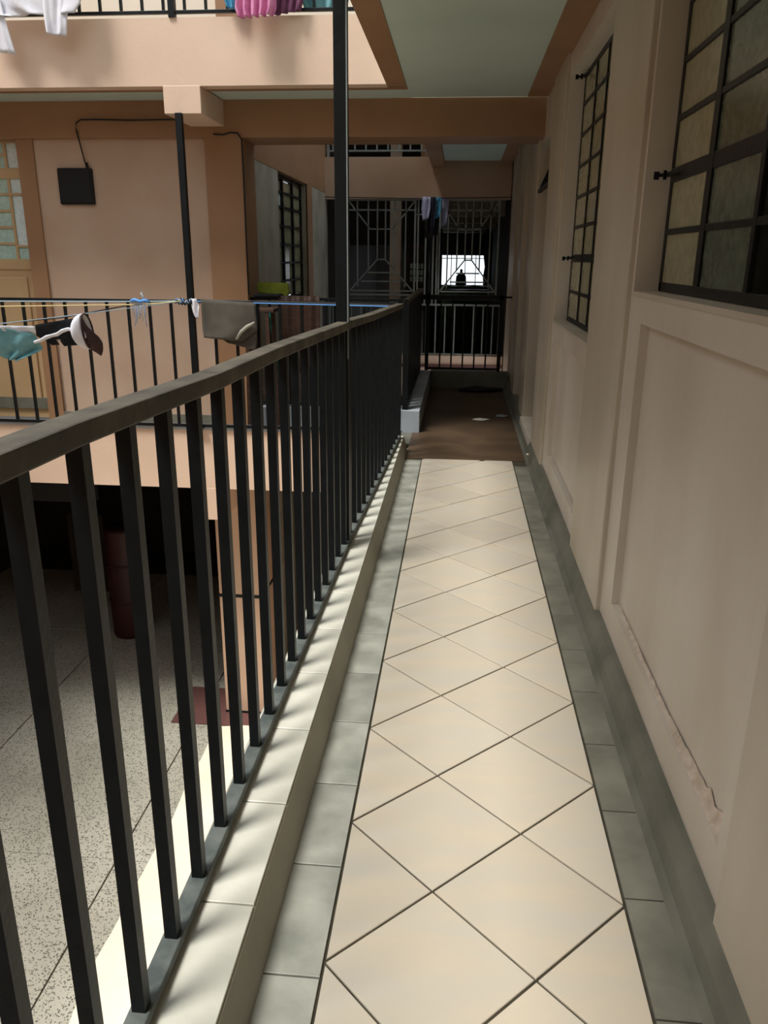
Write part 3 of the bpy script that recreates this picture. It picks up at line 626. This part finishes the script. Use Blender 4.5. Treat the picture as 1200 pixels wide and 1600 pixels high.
# grey felt cloth folded over the blue line with a curled corner
t = thing('grey_cloth', (-1.72, 5.95, 0.75), 'dark grey felt mat hung over the line beside the thin post, one corner curled', 'cloth')
obj('front_flap', sheet([(-1.925, 1.118, -1.515, 1.097), (-1.925, 1.0, -1.505, 0.98), (-1.925, 0.90, -1.50, 0.90), (-1.915, 0.835, -1.62, 0.815)], lambda u, v: 5.945-0.02*v+0.012*math.sin(u*6+v*2), 24, 12), M['greycloth'], t, solid=0.006)
obj('back_flap', sheet([(-1.925, 1.118, -1.512, 1.097), (-1.83, 0.93, -1.505, 0.92), (-1.78, 0.82, -1.52, 0.76), (-1.74, 0.795, -1.56, 0.752)], lambda u, v: 5.965+0.008*math.sin(u*5), 24, 10), M['greycloth'], t, solid=0.006)
obj('curled_edge', MB().tube([(-1.66, 5.915, 0.83), (-1.62, 5.912, 0.885), (-1.57, 5.91, 0.925), (-1.515, 5.915, 0.955)], [0.008, 0.013, 0.014, 0.008], 10), mat('felt_backing', (150, 148, 136), (168, 166, 154), 0.9, 20), t, label='paler curled underside of the corner')
def onmap(mb):
    # slide the garment along its own line of hang so that it follows the sloping line in plan
    for i, (x, y, z) in enumerate(mb.v):
        t = 6.015/(3.29-x); mb.v[i] = (x*t, 5*t+(y-5.0), 1.43+(z-1.43)*t)
    return mb
# laundry on the sloping line
def onl(x):
    lo, hi = 0, 1
    for _ in range(40):
        m = (lo+hi)/2
        if LP(m).x > x: lo = m
        else: hi = m
    return LP(lo)
def yline(x): return onl(x).y
t = thing('shorts', (-2.85, 4.75, 0.75), 'pale teal shorts hanging on the line at the left edge', 'clothing')
obj('waistband', onmap(sheet([(-3.10, 0.985, -2.725, 0.985), (-3.10, 0.93, -2.72, 0.94)], lambda u, v: 4.985-0.006*math.sin(u*20), 24, 3)), M['white'], t, solid=0.004, label='pale waistband')
obj('cloth', onmap(sheet([(-3.10, 0.975, -2.90, 0.965), (-3.10, 0.945, -2.72, 0.935), (-3.14, 0.87, -2.70, 0.88), (-3.12, 0.83, -2.68, 0.84), (-3.05, 0.80, -2.76, 0.80), (-2.95, 0.785, -2.86, 0.762)], lambda u, v: 4.975-0.028*v*math.sin(u*17+v*4)-0.01*v-0.01*math.sin(v*11+u*5), 40, 16)), M['teal'], t, solid=0.004)
t = thing('black_garment', (-2.60, 5.1, 0.85), 'black garment with a square notched hem hung between the shorts and the cap', 'clothing')
obj('cloth', onmap(sheet([(-2.73, 0.992, -2.435, 1.042), (-2.73, 0.92, -2.435, 0.96), (-2.69, 0.90, -2.44, 0.90)], lambda u, v: 5.0-0.004*math.sin(u*9), 20, 6)), M['black'], t, solid=0.005)
obj('cloth_tail', onmap(sheet([(-2.575, 0.92, -2.44, 0.93), (-2.57, 0.885, -2.44, 0.89), (-2.55, 0.858, -2.445, 0.868)], lambda u, v: 5.0+0.004*u, 10, 5)), M['black'], t, solid=0.005)
obj('cloth_tail', onmap(sheet([(-2.69, 0.905, -2.61, 0.91), (-2.63, 0.862, -2.58, 0.868)], lambda u, v: 5.0, 6, 3)), M['black'], t, solid=0.005)
t = obj('white_strap', onmap(sheet([(-2.725, 0.895+0.0, -2.64, 0.93), (-2.725, 0.875, -2.64, 0.908)], lambda u, v: 4.965, 8, 2)), M['white'], None, at=(-2.65, 5.0, 0.9), solid=0.010)
st = MB()
P = [(-2.725, 0.885), (-2.68, 0.898), (-2.64, 0.918), (-2.60, 0.930), (-2.565, 0.938), (-2.53, 0.960), (-2.49, 0.972), (-2.45, 0.968)]
st.tube([(x, 4.955, z) for x, z in P], [0.010, 0.011, 0.013, 0.010, 0.012, 0.012, 0.011, 0.010], 8)
bpy.data.objects.remove(t); t = obj('white_strap', onmap(st), M['white'], None, at=(-2.65, 5.0, 0.9))
tag(t, 'twisted white cloth strap lying across the black garment', 'strap')
# cap
cx, cz = -2.40, 0.955; cy = 4.95
t = thing('cap', (-2.5, 5.2, 0.85), 'white baseball cap with dark brown peak hanging sideways from the line', 'cap')
def dome(u, v):
    a = u*2*math.pi; b = v*math.pi/2; rr = 0.112
    p = Vector((math.cos(a)*math.cos(b)*rr, math.sin(a)*math.cos(b)*rr*0.7, math.sin(b)*rr*0.88))
    p = Matrix.Rotation(math.radians(-97), 3, 'Y') @ p
    return (cx+0.035+p.x, cy+p.y, cz+0.005+p.z)
obj('crown', onmap(MB().grid(dome, 28, 10)), M['white'], t, solid=0.004)
def dark(u, v):
    a = u*2*math.pi; rr = 0.110; p = Vector((math.cos(a)*rr, math.sin(a)*rr*0.7, -0.012*v-0.001)); p = Matrix.Rotation(math.radians(-97), 3, 'Y') @ p
    return (cx+0.035+p.x, cy+p.y, cz+0.005+p.z)
obj('sweatband', onmap(MB().grid(dark, 28, 2)), M['capbrown'], t, solid=0.004)
obj('peak', onmap(sheet([(cx+0.025, cz+0.105, cx+0.034, cz+0.108), (cx+0.035, cz+0.04, cx+0.058, cz+0.045), (cx+0.037, cz-0.005, cx+0.088, cz+0.012), (cx+0.038, cz-0.06, cx+0.125, cz-0.025), (cx+0.055, cz-0.10, cx+0.142, cz-0.06), (cx+0.10, cz-0.132, cx+0.138, cz-0.105), (cx+0.116, cz-0.146, cx+0.12, cz-0.143)], lambda u, v: cy-0.055-0.03*math.sin(u*3)*math.sin(v*3)+0.05*v, 10, 16)), M['capbrown'], t, solid=0.006)
obj('strap', onmap(MB().tube([(cx+0.045, cy-0.05, cz+0.03), (cx+0.052, cy-0.055, cz+0.0), (cx+0.048, cy-0.05, cz-0.03)], 0.006, 6)), M['white'], t)

# ---- laundry over the upper railing
def hang(name, label, parts, yc, group=None, cat='clothing'):
    t = thing(name, (parts[0][1][0][0], yc, parts[0][1][-1][1]), label, cat, group)
    for nm, rows, m, amp, fq in parts: obj(nm, sheet(rows, lambda u, v, a=amp, q=fq: yc-a*math.sin(u*q+v*1.3)*(0.3+v)-0.004*math.sin(u*q*2.3), 40, 14), M[m], t, solid=0.004)
hang('white_shirt', 'white shirt with two dangling sleeves at the top left corner', [
    ('cloth', [(-3.45, 3.6, -2.62, 3.6), (-3.45, 3.25, -2.60, 3.25), (-3.40, 3.02, -2.60, 3.05), (-3.2, 2.97, -2.66, 2.98)], 'white', 0.018, 14),
    ('sleeve', [(-3.33, 3.1, -3.18, 3.1), (-3.30, 2.95, -3.16, 2.95), (-3.26, 2.76, -3.12, 2.74)], 'white', 0.012, 9),
    ('sleeve', [(-2.88, 3.1, -2.68, 3.1), (-2.88, 2.95, -2.72, 2.95), (-2.87, 2.86, -2.74, 2.845)], 'white', 0.012, 9)], 5.90)
hang('pink_garment', 'crumpled pink garment hanging over the upper railing', [
    ('cloth', [(-1.60, 3.5, -1.25, 3.5), (-1.54, 3.1, -1.28, 3.1), (-1.55, 2.99, -1.28, 2.99), (-1.53, 2.935, -1.30, 2.95)], 'pink', 0.025, 30)], 5.90)
hang('plum_garment', 'dark plum garment bunched beside the pink one on the upper railing', [
    ('cloth', [(-1.32, 3.5, -1.12, 3.5), (-1.31, 3.1, -1.10, 3.1), (-1.31, 2.97, -1.13, 3.0)], 'purple', 0.012, 22)], 5.995)
hang('blue_garment', 'bright blue garment corner left of the pink one on the upper railing', [
    ('cloth', [(-1.72, 3.5, -1.58, 3.5), (-1.66, 3.1, -1.52, 3.1), (-1.63, 3.02, -1.54, 3.0)], 'bluecloth', 0.012, 16)], 5.99)
hang('teal_garment', 'teal garment behind the bars right of the plum one on the upper railing', [
    ('cloth', [(-1.15, 3.5, -0.80, 3.5), (-1.15, 3.1, -0.82, 3.1), (-1.12, 3.03, -0.84, 3.04)], 'teal', 0.02, 22)], 6.12)
# ---- things in the inner gallery corner
t = obj('lime_cloth', sheet([(-1.715, 1.215, -1.45, 1.21), (-1.715, 1.17, -1.44, 1.16), (-1.70, 1.13, -1.45, 1.09)], lambda u, v: 6.84-0.02*v+0.008*math.sin(u*9), 20, 6), M['lime'], None, at=(-1.6, 6.78, 1.1), solid=0.02)
tag(t, 'lime green cloth folded on the railing beside the brown column', 'cloth')
t = obj('black_tray', B((-1.70, 6.64, 1.101), (-1.48, 6.80, 1.125)), M['black'], None, at=(-1.6, 6.75, 1.085), bevel=0.01); tag(t, 'flat black tray under the lime green cloth', 'tray')
t = thing('brown_blanket', (-1.34, 6.64, 0.45), 'dark brown blanket hung over the short railing behind the near one', 'blanket')
obj('cloth', sheet([(-1.50, 1.115, -1.15, 1.115), (-1.50, 0.85, -1.15, 0.86), (-1.44, 0.70, -1.16, 0.72), (-1.40, 0.55, -1.17, 0.66)], lambda u, v: 6.66+0.012*math.sin(u*22+v), 24, 12), M['darkwood'], t, solid=0.006)
obj('fringe', sheet([(-1.36, 0.66, -1.20, 0.68), (-1.33, 0.48, -1.24, 0.50)], lambda u, v: 6.665, 8, 3), M['darkwood'], t, solid=0.005)
t = obj('broom_stick', MB().tube([(-1.575, 6.60, 1.02), (-1.53, 6.60, 0.75), (-1.475, 6.60, 0.20)], 0.011, 8), M['tealstick'], None, at=(-1.475, 6.60, 0.2)); tag(t, 'turquoise broom stick leaning in the corner behind the railings', 'broom')
t = thing('wooden_stool', (-1.58, 6.45, 0), 'dark wooden stool standing in the gallery corner beside the brown column', 'stool')
obj('seat', B((-1.72, 6.32, 1.0), (-1.46, 6.56, 1.03)), M['darkwood'], t, bevel=0.005)
for x in (-1.70, -1.50):
    for yy in (6.34, 6.54): obj('leg', MB().bar((x, yy, 0), (x+(0.02 if x < -1.6 else -0.02), yy, 1.0), 0.03), M['darkwood'], t)
for yy in (6.34, 6.54): obj('stretcher', MB().bar((-1.69, yy, 0.35), (-1.51, yy, 0.35), 0.02), M['darkwood'], t)
# ---- far laundry in front of the grille
cols = [('lilac', -0.50, -0.40, 1.86), ('navy', -0.40, -0.33, 1.72), ('bluecloth', -0.36, -0.27, 1.88), ('black', -0.47, -0.28, 1.66), ('lilac', -0.26, -0.18, 1.80)]
names = ['lilac shirt at the left of the small row of far laundry', 'navy cloth in the small row of far laundry', 'sky blue shirt in the small row of far laundry', 'black trousers behind the blue shirt in the far laundry', 'pale grey-lilac cloth at the right of the far laundry']
for k, (m, a, b, zb) in enumerate(cols):
    yy = 10.50+0.035*k
    o = obj('hanging_cloth', sheet([(a, 2.14, b, 2.14), (a-0.01, 2.0, b, 2.0), (a+0.01, zb, b-0.02, zb+0.03)], lambda u, v, yy=yy: yy+0.01*math.sin(u*9+v*2), 14, 8), M[m], None, at=(a, yy, zb), solid=0.004); tag(o, names[k], 'clothing')
# rail the far laundry hangs from
o = obj('washing_line', MB().tube([(-1.74, 10.58, 2.14), (-0.6, 10.58, 2.125), (0.60, 10.58, 2.14)], 0.006, 6), M['cable'], None, at=(-1.74, 10.58, 2.14)); tag(o, 'dark line carrying the small row of far laundry', 'rope')
# ---- far corridor things
t = thing('railing', (-0.46, 14.4, -0.2), 'dark railing along the far corridor towards the bright opening', 'railing')
obj('handrail', B((-0.48, 10.95, 0.84), (-0.44, 17.9, 0.88)), M['iron'], t); bars(t, [(-0.46, 11.1+0.28*k) for k in range(24)], -0.2, 0.85, size=0.02)
for k, yy in enumerate((11.6, 13.0, 15.2)):
    p = obj('post', B((-0.50+0.05*k, yy, -0.2), (-0.44+0.05*k, yy+0.06, 2.26)), M['iron'], None, at=(-0.47+0.05*k, yy, -0.2)); tag(p, ['nearest', 'middle', 'farthest'][k]+' of the three dark posts left of the bright far opening', 'post')
t = thing('bench', (0.10, 16.9, -0.2), 'bench with a green plastic sheet under the bright far opening', 'bench')
obj('sheet', MB().grid(lambda u, v: (-0.42+1.0*u, 16.6+0.5*v, 0.86+0.03*math.sin(u*11)*math.sin(v*5)), 30, 8), M['green'], t, solid=0.02)
obj('bench_top', B((-0.42, 16.6, 0.76), (0.58, 17.1, 0.80)), M['darkwood'], t)
obj('bench_front', B((-0.40, 16.62, -0.2), (0.56, 16.66, 0.78)), M['green'], t)
for x in (-0.38, 0.54): obj('leg', B((x-0.02, 17.0, -0.2), (x+0.02, 17.05, 0.78)), M['darkwood'], t)
t = thing('water_container', (0.02, 16.85, 0.88), 'dark water container standing on the green bench against the light', 'container')
obj('body', MB().tube([(0.02, 16.85, 0.885), (0.02, 16.85, 0.90), (0.02, 16.85, 1.06), (0.02, 16.85, 1.11), (0.02, 16.85, 1.13)], [0.10, 0.11, 0.10, 0.06, 0.04], 16), M['navy'], t)
obj('spout', MB().tube([(0.02, 16.85, 1.12), (0.02, 16.85, 1.20)], [0.03, 0.025], 10), M['navy'], t)
o = obj('hanging_cloth', sheet([(0.42, 1.96, 0.60, 1.96), (0.44, 1.5, 0.60, 1.5), (0.48, 1.25, 0.60, 1.25), (0.45, 1.05, 0.60, 1.05), (0.46, 0.9, 0.60, 0.9)], lambda u, v: 16.4+0.02*math.sin(u*9+v*5), 12, 20), M['black'], None, at=(0.5, 16.4, 0.9), solid=0.01); tag(o, 'dark clothes hanging at the right side of the bright opening', 'clothing')
t = bpy.data.objects.new('window_4', None); COL.objects.link(t); t.location = (0.07, 18.1, 0.85); t['kind'] = 'structure'; t['label'] = 'bright opening with thin bars at the far end'
for x in (-0.2, 0.1, 0.33): obj('window_bar', B((x-0.008, 18.05, 0.85), (x+0.008, 18.07, 1.47)), M['iron'], t)
obj('window_bar', B((-0.42, 18.05, 1.40), (0.56, 18.07, 1.415)), M['iron'], t)
t = bpy.data.objects.new('window_5', None); COL.objects.link(t); t.location = (-0.95, 13.19, 1.6); t['kind'] = 'structure'; t['label'] = 'small barred window left of the bright far opening'
for i in range(4):
    for j in range(3): obj('pane', B((-0.80+0.055*i, 13.18, 1.05+0.10*j), (-0.76+0.055*i, 13.19, 1.13+0.10*j)), M['patglass'], t)
obj('window_back', B((-0.86, 13.19, 0.6), (-0.55, 13.21, 1.62)), M['darkwood'], t)
# ---- litter on the far floor
def crumple(name, c, r, m, label, cat, flat=0.3, n=10):
    random.seed(hash(label) % 1000 if False else len(label))
    def fn(u, v):
        a = u*2*math.pi; b = (v-0.5)*math.pi; q = 1+0.45*noise.noise(Vector((math.cos(a)*2+c[0]*9, math.sin(a)*2, v*3)))
        return (c[0]+r[0]*math.cos(a)*math.cos(b)*q, c[1]+r[1]*math.sin(a)*math.cos(b)*q, c[2]+r[2]*(math.sin(b)*q*0.6+0.65))
    o = obj(name, MB().grid(fn, 22, 10), m, None, at=c); tag(o, label, cat)
crumple('paper_scrap', (0.235, 7.25, 0), (0.075, 0.05, 0.010), M['paper'], 'crumpled pale paper scrap on the dim walkway floor', 'litter')
crumple('paper_scrap', (0.44, 7.45, 0), (0.055, 0.06, 0.010), M['bluecement'], 'greyish paper scrap near the wall on the dim walkway floor', 'litter')
crumple('floor_rag', (0.25, 8.92, 0), (0.24, 0.12, 0.035), M['black'], 'black rag lying on the floor in front of the end gate', 'rag')
crumple('paper_scrap', (0.52, 5.50, 0.10), (0.010, 0.014, 0.012), M['paper'], 'tiny white scrap on the skirting below the second window', 'litter')
# ---- ground floor passage
t = thing('metal_panel', (-4.7, 9.3, -2.86), 'dull grey metal sheet leaning in the dark ground floor passage', 'panel')
obj('sheet', B((-4.98, 9.30, -2.86), (-4.5, 9.32, -1.76)), M['shade_dark'], t); obj('edge_trim', B((-4.98, 9.29, -1.78), (-4.5, 9.33, -1.75)), M['iron'], t)  # sheet colour darkened to match the painted shade of the passage
t = thing('drum', (-3.75, 8.2, -2.86), 'dark red drum standing in the dark ground floor passage', 'drum')
obj('body', MB().tube([(-3.75, 8.2, -2.86), (-3.75, 8.2, -2.82), (-3.75, 8.2, -2.4), (-3.75, 8.2, -1.95), (-3.75, 8.2, -1.56), (-3.75, 8.2, -1.52)], [0.19, 0.2, 0.205, 0.205, 0.2, 0.19], 20), M['maroon'], t)
for z in (-2.4, -1.95): obj('hoop', MB().tube([(-3.75, 8.2, z-0.012), (-3.75, 8.2, z+0.012)], 0.213, 20), M['maroon'], t)
t = obj('notice_board', B((-2.35, 7.6, -1.0), (-1.95, 7.63, -0.5)), M['browndoor'], None, at=(-2.15, 7.6, -1.0), bevel=0.004); tag(t, 'brown board hanging in the passage left of the ground floor column', 'board')
t = obj('overhead_panel', B((-3.9, 6.5, -0.70), (-3.2, 6.6, -0.39)), M['box'], None, at=(-3.6, 6.5, -0.7), bevel=0.01); tag(t, 'black panel fixed under the opposite gallery at the left', 'panel')
